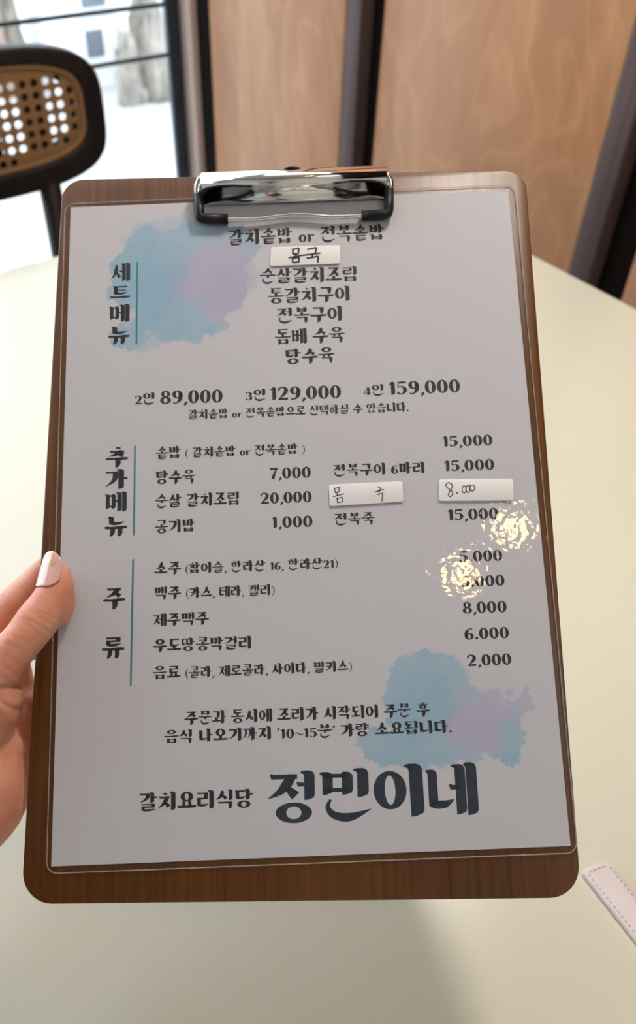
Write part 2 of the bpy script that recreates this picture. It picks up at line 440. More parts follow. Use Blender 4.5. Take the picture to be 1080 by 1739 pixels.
def latin(ch):
    W, T, h = .20, .066, .74
    if ch == '0': return Oo(0, -.01, .56, h + .01, W, T), .61
    if ch == '1': return V(.21, 0, h, W * 1.0, .02) + S([(.01, .585), (.08, .625), (.20, .70)], [.03, .075, .10]), .39
    if ch == '2': return S([(.03, .52), (.10, .67), (.27, .72), (.42, .58), (.36, .38), (.20, .20), (.05, .05)], [.12, .09, .08, W, W * .9, .09, .06]) + S([(.03, .05), (.25, .06), (.52, .07)], [.09, .13, .12]), .60
    if ch == '3': return S([(.04, .60), (.22, .71), (.40, .58), (.34, .44), (.18, .39)], [.13, .06, W, .11, .05]) + S([(.18, .39), (.38, .34), (.42, .18), (.24, .03), (.03, .13)], [.05, .11, W, .06, .14]), .58
    if ch == '4': return S([(.34, .72), (.18, .48), (.03, .22)], [.06, .06, .06]) + S([(.02, .20), (.56, .20)], [.07, .07]) + V(.38, 0, .74, W, .02), .62
    if ch == '5': return S([(.10, .68), (.30, .685), (.49, .69)], [.09, .12, .10]) + S([(.10, .72), (.08, .42)], [.06, .06]) + S([(.08, .42), (.28, .46), (.43, .26), (.26, .03), (.03, .12)], [.06, .07, W * 1.05, .06, .14]), .58
    if ch == '6': return S([(.47, .66), (.32, .71), (.14, .52), (.10, .25), (.14, .14)], [.11, .06, W * .95, W, W * .9]) + Oo(.02, -.01, .54, .44, W * .92, T), .60
    if ch == '7': return Hs(.02, .52, .67, .13) + S([(.50, .70), (.34, .40), (.22, .0)], [.06, .13, W]), .56
    if ch == '8': return Oo(.05, .34, .51, h + .01, W * .78, T) + Oo(.0, -.01, .56, .40, W * .92, T), .60
    if ch == '9': return Oo(.02, .29, .54, h + .01, W * .92, T) + S([(.08, .06), (.24, .03), (.42, .22), (.46, .48), (.42, .60)], [.12, .06, W * .95, W, W * .9]), .60
    if ch == 'o': return Oo(0, -.01, .52, .50, W * .95, T), .57
    if ch == 'r': return V(.13, 0, .50, W, .3) + S([(.18, .36), (.30, .46), (.42, .40)], [.05, .08, .15]), .48
    if ch == ',': return S([(.10, .07), (.13, .0), (.03, -.15)], [.15, .14, .03]), .24
    if ch == '.': return Oo(.02, -.01, .20, .17, .09, .09, 14), .26
    if ch == '(': return S([(.26, .84), (.10, .56), (.09, .20), (.25, -.12)], [.03, .09, .09, .03]), .32
    if ch == ')': return S([(.05, .84), (.21, .56), (.22, .20), (.06, -.12)], [.03, .09, .09, .03]), .32
    if ch == '~': return S([(.02, .28), (.14, .40), (.30, .32), (.46, .24), (.58, .36)], [.03, .08, .09, .08, .03]), .62
    if ch == '‘': return S([(.16, .88), (.06, .76), (.10, .66)], [.03, .11, .13]), .22
    if ch == '’': return S([(.08, .86), (.13, .78), (.02, .64)], [.13, .12, .03]), .22
    return [], .30

def layout(txt, track=0):
    x = 0; polys = []
    for ch in txt:
        if ch == ' ':
            x += .34; continue
        P, a = hangul(ch) if '가' <= ch <= '힣' else latin(ch)
        polys += [[(px + x, py) for px, py in q] for q in P]
        x += a + track
    xs = [p[0] for q in polys for p in q]
    return polys, min(xs), max(xs)
# ---------------------------------------------------------------- the room
def room_m(a, b):                     # frame standing on the floor: x along the window, y towards the window
    p = room(a, b, 0)
    return Matrix([[DW[0], -DN[0], 0, p[0]], [DW[1], -DN[1], 0, p[1]], [0, 0, 1, 0], [0, 0, 0, 1]])
CEIL = 2.55
A_BACK, B_FAR = -3.8, 2.4
struct(mesh_obj('floor', *rbox(A_BACK, WALL_A + .12, WIN_B - .06, B_FAR, -.10, 0), M_FLOOR))
struct(mesh_obj('ceiling', *rbox(A_BACK, WALL_A + .12, WIN_B - .06, B_FAR, CEIL, CEIL + .1), M_CEIL))
struct(mesh_obj('wall_far', *rbox(A_BACK, WALL_A + .12, B_FAR, B_FAR + .1, -.10, CEIL + .1), M_WALL))

struct(mesh_obj('wall_back', *rbox(A_BACK - .1, A_BACK, WIN_B - .06, B_FAR + .1, -.10, CEIL + .1), M_WALL))
A_WIN = -3.0
struct(mesh_obj('wall_left', *rbox(A_BACK, A_WIN, WIN_B - .06, WIN_B, 0, CEIL), M_WALL))
wall = struct(mesh_obj('wall_right', *rbox(WALL_A + .05, WALL_A + .12, WIN_B - .06, B_FAR, 0, CEIL), M_BACKING_SHADE))
def bw(x, y=200, a=WALL_A): return float(on_wall(x, y, a) @ DN)
def wpart(name, b0, b1, a0, a1, m):
    o = mesh_obj(name, *rbox(a0, a1, b0, b1, 0.0, CEIL), m, wall); bevel(o, .004, 2); return o
F = WALL_A
wpart('edge_trim', bw(317), bw(340), F - .010, F + .05, M_PALETRIM)
wpart('wood_panel', bw(363), bw(579), F, F + .05, M_PANEL)
wpart('gap_shade_strip', bw(340), bw(363), F + .004, F + .05, M_BACKING_SHADE)  # black strips beside trim and posts: the gap's shade put into the colour
wpart('post', bw(579, 200, F - .02), bw(603, 200, F - .02), F - .020, F + .05, M_POST)
p1 = bw(637)
wpart('gap_shade_strip', bw(603, 200, F - .02), p1, F + .004, F + .05, M_BACKING_SHADE)
wpart('wood_panel', p1, bw(1037), F, F + .05, M_PANEL)
q0 = bw(1033, 200, F - .02); q1 = bw(1079, 200, F - .02)
wpart('post', q0, q1, F - .020, F + .05, M_POST)
wpart('gap_shade_strip', q1, q1 + .045, F + .004, F + .05, M_BACKING_SHADE)
wpart('wood_panel', q1 + .045, q1 + .045 + .33, F, F + .05, M_PANEL)

# window: steel frame, rails and one big pane
win = bpy.data.objects.new('window_1', None); COL.objects.link(win); struct(win)
bj = on_win(303, 200)
a_j = float(bj @ DW)
A0 = A_WIN
def winbar(name, a0, a1, z0, z1, d=.02, m=M_STEEL):
    o = mesh_obj(name, *rbox(a0, a1, WIN_B - d, WIN_B, z0, z1), m, win); bevel(o, .003, 2); return o
winbar('frame', a_j - .010, a_j + .022, 0, CEIL, .018)
winbar('frame', A0, a_j - .012, 0, .05)
winbar('frame', A0, a_j - .012, CEIL - .05, CEIL)
for px, py in ((150, 24), (150, 115)):
    z = float(on_win(px, py)[2]); winbar('rail', A0, a_j - .012, z - .0045, z + .0045, .008)
winbar('frame', A0, A0 + .03, .05, CEIL - .05)
t = NT('window_glass')
tr = t.n('ShaderNodeBsdfTransparent'); gl = t.n('ShaderNodeBsdfGlossy', Roughness=.0)
mx = t.n('ShaderNodeMixShader'); t.l(t.film_fac(), mx.inputs[0]); t.l(tr.outputs[0], mx.inputs[1]); t.l(gl.outputs[0], mx.inputs[2]); t.l(mx.outputs[0], t.out.inputs[0])
mesh_obj('glass_pane', *rbox(A0, a_j - .012, WIN_B - .006, WIN_B - .002, .05, CEIL - .05), t.m, win)
struct(mesh_obj('trim_1', *rbox(a_j + .022, WALL_A + .05, WIN_B - .06, WIN_B, 0, CEIL), M_PALETRIM))

# ---------------------------------------------------------------- outside
M_PAVE = plain('pale_paving', (.46, .45, .43), .8, 0, .06, 1.5)
M_HOUSE = plain('white_render', (.86, .87, .88), .8, 0, .02, 2)
M_GREYW = plain('grey_window', (.16, .18, .21), .25)
M_SHRUB = plain('dry_shrub', (.27, .24, .20), .9, 0, .5, 9)
M_STONE = plain('rough_stone', (.33, .295, .255), .9, 0, .45, 6, .6)
GZ = -.35
struct(mesh_obj('pavement', *rbox(-14, 14, -16, WIN_B - .06, GZ - .1, GZ), M_PAVE))
def on_ground(x, y): return on_plane(x, y, UP, GZ)
BB = float(on_ground(150, 152) @ DN)
def on_b(x, y, b=BB): return on_plane(x, y, DN, b)
def aw_(p): return float(p @ DW)
house = empty('house', 'white rendered house with grey windows across the street outside the window', 'house',
              Matrix.Translation(Vector(room(aw_(on_b(60, 100)), BB - 1.5, GZ))))
def at_world(o, root):
    o.parent = root; o.matrix_parent_inverse = root.matrix_world.inverted(); return o
bpy.context.view_layer.update()
hx0, hx1 = aw_(on_b(84, 100)), aw_(on_b(211, 130))
at_world(mesh_obj('wall', *rbox(hx0, hx1, BB - 3, BB, GZ, 3.0), M_HOUSE), house)
at_world(bevel(mesh_obj('roof', *rbox(hx0 - .1, hx1 + .1, BB - 3.1, BB + .1, 3.0, 3.8), M_GREYW), .02), house)
def hwin(x0, y0, x1, y1):
    a0, a1 = aw_(on_b(x0, (y0 + y1) / 2)), aw_(on_b(x1, (y0 + y1) / 2)); z0 = on_b((x0 + x1) / 2, y1)[2]; z1 = on_b((x0 + x1) / 2, y0)[2]
    fr_ = at_world(mesh_obj('window', *rbox(a0 - .04, a1 + .04, BB, BB + .03, z0 - .04, z1 + .04), M_HOUSE), house)
    g = mesh_obj('pane', *rbox(a0, a1, BB + .02, BB + .04, z0, z1), M_GREYW); g.parent = fr_
hwin(142, 48, 171, 94); hwin(131, -40, 172, 9)
def mound(name, label, cat, x, y, rx, ry, m, seed, n=30):
    """a rough heap standing on the ground: foot at photo position (x, y), rx wide and ry high there"""
    p = on_ground(x, y); k_ = float(np.linalg.norm(p - CAM)) / FPX
    r = (rx * k_, rx * k_ * .8, ry * k_ * 1.15)
    rng = random.Random(seed); ph = [rng.uniform(0, 6.28) for _ in range(8)]
    def f(d):
        k = 1 + .16 * math.sin(7 * d[0] + ph[0]) * math.sin(6 * d[1] + ph[1]) + .12 * math.sin(15 * d[2] + ph[2] + 9 * d[0]) + .08 * math.sin(23 * d[1] + ph[3])
        w = p + DW * (d[0] * r[0] * k) - DN * (d[1] * r[1] * k + r[1]) + UP * (d[2] * r[2] * k)
        w[2] = max(w[2], GZ - .02); return w
    o = mesh_obj(name, *ellipsoid_vf((0, 0, 0), (1, 1, 1), n, n // 2, f), m, None, True)
    return tag(o, label, cat)
mound('boulder', 'grey brown boulder outside, between the white house and the other boulder', 'rock', 232, 181, 19, 80, M_STONE, 1)
mound('boulder', 'grey brown boulder outside, the one touching the dark window jamb', 'rock', 283, 174, 20, 110, M_STONE, 2)
mound('shrub', 'dry greyish shrub outside, rising behind the two boulders', 'shrub', 272, 148, 32, 95, M_SHRUB, 3)
mound('shrub', 'dry shrub outside left of the white house, above the chair back', 'shrub', 40, 158, 22, 125, M_SHRUB, 4)
pp = on_ground(14, 165)
tag(mesh_obj('utility_pole', *tube_vf([(pp[0], pp[1], GZ), (pp[0], pp[1], 4.0)], [.045, .04], 14), M_PALETRIM, None, True),
    'slim pale utility pole outside at the far left of the window', 'pole')

# ---------------------------------------------------------------- lamps over the table (two mirrored in the film, a third added for light)
def pendant(c, label, e=None, rad=None, col=(1.0, .66, .30)):
    E_, R_ = e or LAMP_E, rad or LAMP_R
    root = empty('pendant_lamp', label, 'lamp', Matrix.Translation(Vector((c[0], c[1], CEIL))), 'warm globe pendants over the table')
    t_ = NT('warm_bulb'); t_.set(Base__Color=(1, .9, .7), Emission__Color=col, Emission__Strength=E_)
    h = c[2] - CEIL
    mesh_obj('globe', *ellipsoid_vf((0, 0, h), (R_,) * 3, 24, 14), t_.m, root, True)
    mesh_obj('cord', *tube_vf([(0, 0, h + R_ + .03), (0, 0, -.02)], .003, 8), M_BLACK, root, True)
    mesh_obj('cap', *tube_vf([(0, 0, h + R_ - .006), (0, 0, h + R_ + .035)], [.022, .014], 16), M_BLACK, root, True)
    mesh_obj('ceiling_rose', *tube_vf([(0, 0, -.025), (0, 0, 0)], [.04, .045], 20), M_BLACK, root, True)
LAMP_E, LAMP_R = 36.0, .031
pendant((.252, -.362, 2.15), 'glowing warm globe pendant mirrored in the menu film beside the soju prices')
pendant((.345, -.250, 2.15), "glowing warm globe pendant mirrored at the menu film's right edge")
pendant((.20, .56, 1.62), 'larger globe pendant added over the table to brighten the board, mirrored as gold streaks in the chrome clip', 60.0, .06, (1.0, .91, .80))  # added lamp, hung close so the top of the board is brighter

# ---------------------------------------------------------------- table
TZ = .74
def on_table(x, y): return on_plane(x, y, UP, TZ)
ta = max(on_table(905, 432) @ DW, on_table(1080, 527) @ DW); tb_ = (on_table(0, 459) @ DN + on_table(98, 434) @ DN) / 2
CT = np.array([ta - .55, tb_ + .85])
t = NT('cream_laminate'); v = t.coords(); f = t.noise(v, 450, 3)
M_TABLE = t.set(Base__Color=t.ramp(t.noise(v, 6, 2), [(.3, (.715, .685, .535)), (.7, (.73, .70, .55))]), Roughness=.24, Normal=t.bump(f, .05, .0006))
tab = empty('dining_table', 'cream topped rounded dining table under the menu clipboard', 'table', room_m(*CT))
ol = round_poly([(-.55, -.85), (.55, -.85), (.55, .85), (-.55, .85)], .11, 10)
bevel(mesh_obj('table_top', *slab_vf(ol, TZ - .026, TZ), M_TABLE, tab), .0035, 3, 50)
for sy in (-.45, .45):
    mesh_obj('leg', *tube_vf([(0, sy, .02), (0, sy, TZ - .026)], .035, 20), M_BLACK, tab, True)
    bevel(mesh_obj('foot', *box_vf((-.3, sy - .05, 0), (.3, sy + .05, .02)), M_BLACK, tab), .006)

# ---------------------------------------------------------------- cane chair
CB = -1.25                                  # plane of the chair's backrest
pc = on_plane(178, 210, DN, CB)
a_r, z_m = float(pc @ DW), float(on_plane(59, 200, DN, CB)[2])
zt = float(on_plane(59, 71, DN, CB)[2]); zb = float(on_plane(59, 326, DN, CB)[2])
CW = .47; CH = (zt - zb)
chair = empty('cane_chair', 'dark wooden chair with cane back beyond the table by the window', 'chair',
              room_m(a_r - CW / 2, CB))
zc = (zt + zb) / 2
def sup(w, h, n=72, e=3.8, y=0, dz=0):
    out = []
    for i in range(n):
        a = 2 * PI * i / n; c, s = math.cos(a), math.sin(a)
        out.append((w * math.copysign(abs(c) ** (2 / e), c), y, zc + dz + h * math.copysign(abs(s) ** (2 / e), s)))
    return out
FW = .034
def ring_vf(w, h, iw, ih, y0, y1, e=3.8, do=0, di=0):
    A = sup(w, h, y=y0, e=e, dz=do); B = sup(iw, ih, y=y0, e=e, dz=di); C_ = sup(w, h, y=y1, e=e, dz=do); D = sup(iw, ih, y=y1, e=e, dz=di); n = len(A)
    V_ = A + B + C_ + D; F_ = []
    for i in range(n):
        j = (i + 1) % n
        F_ += [(i, j, n + j, n + i), (2 * n + i, 3 * n + i, 3 * n + j, 2 * n + j), (i, 2 * n + i, 2 * n + j, j), (n + i, n + j, 3 * n + j, 3 * n + i)]
    return V_, F_
iw, ih, DI = CW / 2 - FW + .003, CH / 2 - .029, .007
bevel(mesh_obj('back_frame', *ring_vf(CW / 2, CH / 2, iw, ih, -.010, .022, di=DI), M_DARK, chair), .006, 3, 30)
# cane: octagonal holes between woven strands
pit = float(np.linalg.norm(on_plane(90, 200, DN, CB) - on_plane(71, 200, DN, CB)))
V_, F_ = [], []
def inside(x, z, m=0.0): return (abs(x) / (iw - m)) ** 3.8 + (abs(z) / (ih - m)) ** 3.8 < 1
def clampv(x, z):
    q = ((abs(x) / (iw + .002)) ** 3.8 + (abs(z) / (ih + .002)) ** 3.8) ** (1 / 3.8)
    return (x / q, z / q) if q > 1 else (x, z)
nx, nz = int(2 * iw / pit) + 2, int(2 * ih / pit) + 2
for i in range(nx):
    for j in range(nz):
        x = (i - (nx - 1) / 2) * pit; z = (j - (nz - 1) / 2) * pit
        if not inside(abs(x) - pit * .5, abs(z) - pit * .5): continue
        hole = inside(x, z, pit * .62)
        h = pit / 2
        sq = [(-h, -h), (0, -h), (h, -h), (h, 0), (h, h), (0, h), (-h, h), (-h, 0)]
        base = len(V_)
        for dx, dz in sq:
            X_, Z_ = clampv(x + dx, z + dz); V_.append((X_, 0.0, zc + DI + Z_))
        if hole:
            r = pit * .335
            for k in range(8):
                a = -PI * .75 + k * PI / 4
                V_.append((x + r * math.cos(a), 0.0, zc + DI + z + r * math.sin(a)))
            for k in range(8): F_.append((base + k, base + (k + 1) % 8, base + 8 + (k + 1) % 8, base + 8 + k))
        else:
            F_.append(tuple(range(base, base + 8)))
cp = mesh_obj('cane_panel', V_, F_, M_CANE, chair)
bmx = bmesh.new(); bmx.from_mesh(cp.data); bmesh.ops.remove_doubles(bmx, verts=bmx.verts, dist=.0004); bmx.to_mesh(cp.data); bmx.free()
sm = cp.modifiers.new('thickness', 'SOLIDIFY'); sm.thickness = .0022
mesh_obj('cane_border', *ring_vf(iw + .002, ih + .002, iw - .006, ih - .006, -.005, -.001, do=DI, di=DI), M_CANE, chair, True)
mesh_obj('back_lip', *ring_vf(iw + .004, ih + .004, iw - .017, ih - .017, .008, .014, do=DI, di=DI), M_DARK, chair)
def sx_(px): return float((on_plane(px, 200, DN, CB - .011) - room(a_r - CW / 2, CB, 0)) @ DW)
for x0, x1 in ((sx_(37), sx_(82)), (sx_(-62), sx_(-8)), (sx_(-150), sx_(-100))):
    bevel(mesh_obj('back_slat', *box_vf((x0, .008, zb + .02), (x1, .014, zt - .02)), M_DARK, chair), .002)
# uprights, seat, legs
xp = float((on_plane(88, 320, DN, CB) - room(a_r - CW / 2, CB, 0)) @ DW)
SZ = .45
for s in (1, -1):
    mesh_obj('back_leg', *tube_vf([(s * xp, .03, 0.0), (s * xp, .012, SZ), (s * xp, .006, zb + .012)], [.014, .017, .017], 14), M_DARK, chair, True)
    mesh_obj('front_leg', *tube_vf([(s * .19, -.36, 0.0), (s * .19, -.34, SZ - .03)], [.013, .018], 14), M_DARK, chair, True)
sol = round_poly([(-.225, -.40), (.225, -.40), (.225, .0), (-.225, .0)], .06, 8)
bevel(mesh_obj('seat', *slab_vf(sol, SZ - .035, SZ), M_DARK, chair), .008, 3, 50)
FILM_BUMP = .065
# ---------------------------------------------------------------- clipboard
# varnished board: fine grain along its length
t = NT('varnished_board'); v = t.coords((420, 9, 9)); f = t.noise(v, 1, 5, .6, .2)
f2 = t.noise(t.coords((14, 5, 5)), 1, 2)
ff = t.math('ADD', t.math('MULTIPLY', f, .7), t.math('MULTIPLY', f2, .3))
M_BOARD = t.set(Base__Color=t.ramp(ff, [(.32, (.052, .016, .0015)), (.5, (.11, .036, .004)), (.68, (.155, .057, .009))]), Roughness=.36, Specular__IOR__Level=.45,
                Normal=t.bump(f, .12, .0004))
board = empty('clipboard', 'brown wooden clipboard with chrome clip held up over the cream table', 'clipboard', BOARD_M)
corners = [bp(106, 304.5), bp(35, 1536), bp(988, 1525), bp(892, 288)]
ol = round_poly([(c[0], c[1]) for c in corners], [.0105, .0125, .0125, .0105], 10)
bevel(mesh_obj('board', *slab_vf(ol, -.0032, 0), M_BOARD, board), .0006, 2, 50)

def P3(x, y, z): return bp(x, y, z)
clip = bpy.data.objects.new('clip', None); COL.objects.link(clip); clip.parent = board; clip.empty_display_size = .01
# rolled chrome plate, swept across the clip's width
prof = [(286.5, .0045), (286.6, .0090), (288.0, .0108), (291, .0120), (296, .0126), (302, .0124), (309, .0110), (316, .0088), (323, .0066), (330, .0049), (336, .0036), (342, .0027)]
pr = []
for y_, z_ in prof:
    q = bp(500, y_, z_); pr.append((q[1], z_))
xa, xb = bp(342, 300, .010)[0], bp(656, 297, .010)[0]
top = []; NP = len(pr)
inner = [(y + .0002, z - .0012) for y, z in pr]
inner[0] = (pr[0][0] - .0012, pr[0][1]); inner[1] = (pr[1][0] - .0012, pr[1][1] - .0006)
loop = pr + inner[::-1]
V_ = [(xa, y, z) for y, z in loop] + [(xb, y, z) for y, z in loop]; n = len(loop)
F_ = [(i, (i + 1) % n, n + (i + 1) % n, n + i) for i in range(n)]
for i in range(NP - 1):
    F_ += [(i, i + 1, n - 2 - i, n - 1 - i), (n + i, n + i + 1, 2 * n - 2 - i, 2 * n - 1 - i)]
o = mesh_obj('spring_plate', V_, F_, M_CHROME, clip, True)
# base plate fixed on the board, under the roll
q0, q1 = bp(346, 292, .001), bp(652, 292, .001)
yb0 = bp(500, 339, .001)[1]
bevel(mesh_obj('base_plate', *box_vf((q0[0], yb0, .0009), (q1[0], q0[1] - .001, .0022)), M_CHROME, clip), .0004, 2)
# hanging eyelet
ec = bp(496, 288.5, .009)
mesh_obj('hanging_tab', *join_vf(ellipsoid_vf((ec[0], ec[1] + .0004, .0085), (.0042, .0014, .0022), 18, 10), box_vf((ec[0] - .0062, ec[1] - .0012, .0078), (ec[0] + .0062, ec[1] + .0001, .0092))), M_BLACK, clip, True)
# wire arm
def wire(name, P, r, m): return mesh_obj(name, *tube_vf([P3(*p) for p in P], r, 12), m, clip, True)
ZW = .0034
wire('wire_arm', [(350, 372.5, ZW), (387, 372.5, ZW), (432, 372.5, ZW), (450, 370.5, ZW), (478, 366.5, ZW), (498, 364.8, ZW), (520, 365, ZW), (546, 367.5, ZW), (562, 369, ZW), (612, 366.5, ZW), (650, 364, ZW)], .00105, M_CHROME)
wire('side_wire', [(336.5, 335, .0052), (335, 325, .0062), (335.5, 315, .0072), (339, 306, .0082), (346, 300, .0088)], .0016, M_CHROME)
wire('side_wire', [(661, 325, .0052), (663, 315, .0062), (662.5, 307, .0072), (659, 300, .0082), (653, 295, .0088)], .0016, M_CHROME)
def sleeve(A, E, B):
    a, e, b = P3(*A), P3(*E), P3(*B); r = .0024
    u = (a - e) / np.linalg.norm(a - e); w = (b - e) / np.linalg.norm(b - e)
    pts = [a, e + u * .0030, e + u * .0016 + w * .0003, e + (u + w) * .0006, e + w * .0016 + u * .0003, e + w * .0030, b]
    mesh_obj('rubber_sleeve', *tube_vf(pts, r, 16), M_BLACK, clip, True)
sleeve((337, 328, .0050), (338.5, 371.5, .0036), (387, 372, .0034))
sleeve((660.5, 319, .0050), (660, 364.5, .0036), (614, 366.5, .0034))

# ---------------------------------------------------------------- laminated menu
menu = empty('laminated_menu', 'laminated white Korean menu with blue watercolour blots clamped on the clipboard', 'menu', BOARD_M)
Z_PAPER, Z_INK, Z_FILM, Z_STICK, Z_HAND = .0005, .00054, .00085, .0013, .00135
t = NT('printed_paper'); v = t.coords()
n1 = t.n('ShaderNodeTexNoise', Scale=95.0, Detail=5.0, Roughness=.62); t.l(v, n1.inputs['Vector'])
dv = t.n('ShaderNodeVectorMath', _operation='MULTIPLY_ADD'); t.l(n1.outputs['Color'], dv.inputs[0]); dv.inputs[1].default_value = (.020, .020, 0); dv.inputs[2].default_value = (-.010, -.010, 0)
ad = t.n('ShaderNodeVectorMath', _operation='ADD'); t.l(v, ad.inputs[0]); t.l(dv.outputs[0], ad.inputs[1])
warp = ad.outputs[0]
def blot(E, soft):
    acc = None
    for x, y, rx, ry in E:
        c = bp(x, y, Z_PAPER); k = 1 / np.linalg.norm(bp(x + 50, y) - bp(x - 50, y)) * 100
        sb = t.n('ShaderNodeVectorMath', _operation='SUBTRACT'); t.l(warp, sb.inputs[0]); sb.inputs[1].default_value = (c[0], c[1], 0)
        ml = t.n('ShaderNodeVectorMath', _operation='MULTIPLY'); t.l(sb.outputs[0], ml.inputs[0]); ml.inputs[1].default_value = (k / rx, k / ry, 0)
        ln = t.n('ShaderNodeVectorMath', _operation='LENGTH'); t.l(ml.outputs[0], ln.inputs[0])
        mr = t.n('ShaderNodeMapRange', _interpolation_type='SMOOTHSTEP'); t.l(ln.outputs['Value'], mr.inputs[0])
        mr.inputs[1].default_value = 1 + soft; mr.inputs[2].default_value = 1 - soft; mr.inputs[3].default_value = 0; mr.inputs[4].default_value = 1
        acc = mr.outputs[0] if acc is None else t.math('MAXIMUM', acc, mr.outputs[0])
    return acc
blue1 = blot([(318, 480, 108, 82), (345, 425, 92, 52), (265, 425, 62, 40), (330, 550, 60, 34), (215, 470, 30, 58), (216, 572, 30, 26), (285, 540, 60, 40)], .07)
wash1 = blot([(310, 402, 95, 36), (400, 470, 40, 40), (250, 560, 52, 34)], .12)
lav1 = blot([(372, 465, 58, 62), (390, 500, 52, 52), (330, 480, 34, 24)], .40)
blue2 = blot([(735, 1190, 82, 76), (725, 1140, 52, 34), (700, 1265, 84, 42), (800, 1230, 80, 58), (870, 1262, 22, 38), (640, 1262, 30, 34), (752, 1285, 30, 20)], .06)
hook2 = blot([(855, 1210, 22, 28), (877, 1208, 15, 14), (893, 1192, 11, 22)], .12)
lav2 = blot([(845, 1190, 34, 34), (805, 1235, 40, 50), (890, 1195, 24, 34)], .45)
mott = t.noise(v, 60, 5, .65); mott2 = t.noise(v, 22, 3)
strength = t.math('ADD', t.math('MULTIPLY', mott, .7), t.math('MULTIPLY', mott2, 1.1))
strength = t.math('ADD', strength, -.08, True)
PAPER = (.80, .77, .79)
tint = t.noise(v, 14, 2)
pcol = t.ramp(tint, [(.3, (.575, .56, .59)), (.7, (.58, .57, .605))])
bl = t.mix(t.math('MAXIMUM', lav1, lav2), (.27, .45, .58), (.41, .385, .55))
m1 = t.math('MAXIMUM', t.math('MULTIPLY', blue1, .95), t.math('MULTIPLY', wash1, .5))
m1 = t.math('MAXIMUM', m1, t.math('MAXIMUM', t.math('MULTIPLY', blue2, .92), t.math('MULTIPLY', hook2, .75)))
mk = t.math('MULTIPLY', m1, strength)
fine = t.noise(v, 900, 4, .6)
t.set(Base__Color=t.mix(mk, pcol, bl), Roughness=.75, Specular__IOR__Level=.2, Normal=t.bump(fine, .10, .0004))
pq = [bp(120, 352, Z_PAPER), bp(87, 1471.5, Z_PAPER), bp(969, 1436.5, Z_PAPER), bp(863, 323, Z_PAPER)]
paper = mesh_obj('menu_paper', *slab_vf([(p[0], p[1]) for p in pq], .00035, Z_PAPER), t.m, menu)

t = NT('laminate_film'); v = t.coords()
h1 = t.noise(v, 300, 1.5, .5); h2 = t.noise(v, 26, 2)
hh = t.math('ADD', h1, t.math('MULTIPLY', h2, 1.2))
bmp = t.bump(hh, FILM_BUMP, .0011)
tr = t.n('ShaderNodeBsdfTransparent', Color=(.985, .985, .985, 1)); gl = t.n('ShaderNodeBsdfGlossy', Roughness=.02); t.l(bmp, gl.inputs['Normal'])
df = t.n('ShaderNodeBsdfDiffuse', Color=(.8, .8, .8, 1))
m0 = t.n('ShaderNodeMixShader'); m0.inputs[0].default_value = .003; t.l(tr.outputs[0], m0.inputs[1]); t.l(df.outputs[0], m0.inputs[2])
mx = t.n('ShaderNodeMixShader'); t.l(t.film_fac(bmp), mx.inputs[0]); t.l(m0.outputs[0], mx.inputs[1]); t.l(gl.outputs[0], mx.inputs[2]); t.l(mx.outputs[0], t.out.inputs[0])
fq = [bp(110.5, 346, Z_FILM), bp(78.5, 1484, Z_FILM), bp(981, 1448.5, Z_FILM), bp(874, 313, Z_FILM)]
fo = round_poly([(p[0], p[1]) for p in fq], .0045, 8)
n = len(fo)
V_ = [(x, y, Z_FILM) for x, y in fo] + [(x, y, .0002) for x, y in fo]
film = mesh_obj('laminate_film', V_, [tuple(range(n))] + [(i, (i + 1) % n, n + (i + 1) % n, n + i) for i in range(n)], t.m, menu)
t = NT('film_edge'); t.set(Base__Color=(.55, .48, .40), Roughness=.25, Alpha=.35)
fc = np.mean(np.array(fo), 0)
V_, F_ = tube_vf([(x, y, .0007) for x, y in fo] + [(fo[0][0], fo[0][1], .0007)], .00028, 6, False)
mesh_obj('film_rim', V_, F_, t.m, menu, True)

PARENT_Z = {}
def put_polys(name, polys, f, m, parent):
    V_, F_ = [], []
    for q in polys:
        F_.append(tuple(range(len(V_), len(V_) + len(q)))); V_ += [f(*p) for p in q]
    o = mesh_obj(name, V_, F_, m, parent)
    return o
def text(name, txt, L, R, hpx, m=None, z=Z_INK, track=0.0, ext=None, xspan=None):
    """txt runs from L to R (photo positions of the foot of its first and last character), hpx tall at L"""
    polys, x0, x1 = layout(txt, track)
    han = any('가' <= c <= '힣' for c in txt)
    lo, hi = ext or ((-.04, 1.0) if han else (0.0, .735))
    p0, p1 = bp(L[0], L[1], z), bp(R[0], R[1], z)
    up = bp(L[0], L[1] - hpx, z)
    ux = (p1 - p0)[:2]; Lm = np.linalg.norm(ux); ux = ux / Lm; uy = np.array([-ux[1], ux[0]])
    sy = np.linalg.norm((up - p0)[:2]) / (hi - lo); sx = Lm / (x1 - x0)
    def f(x, y):
        q = p0[:2] + ux * ((x - x0) * sx) + uy * ((y - lo) * sy)
        return (q[0], q[1], z)
    return put_polys(name, polys, f, m or M_INK, paper)

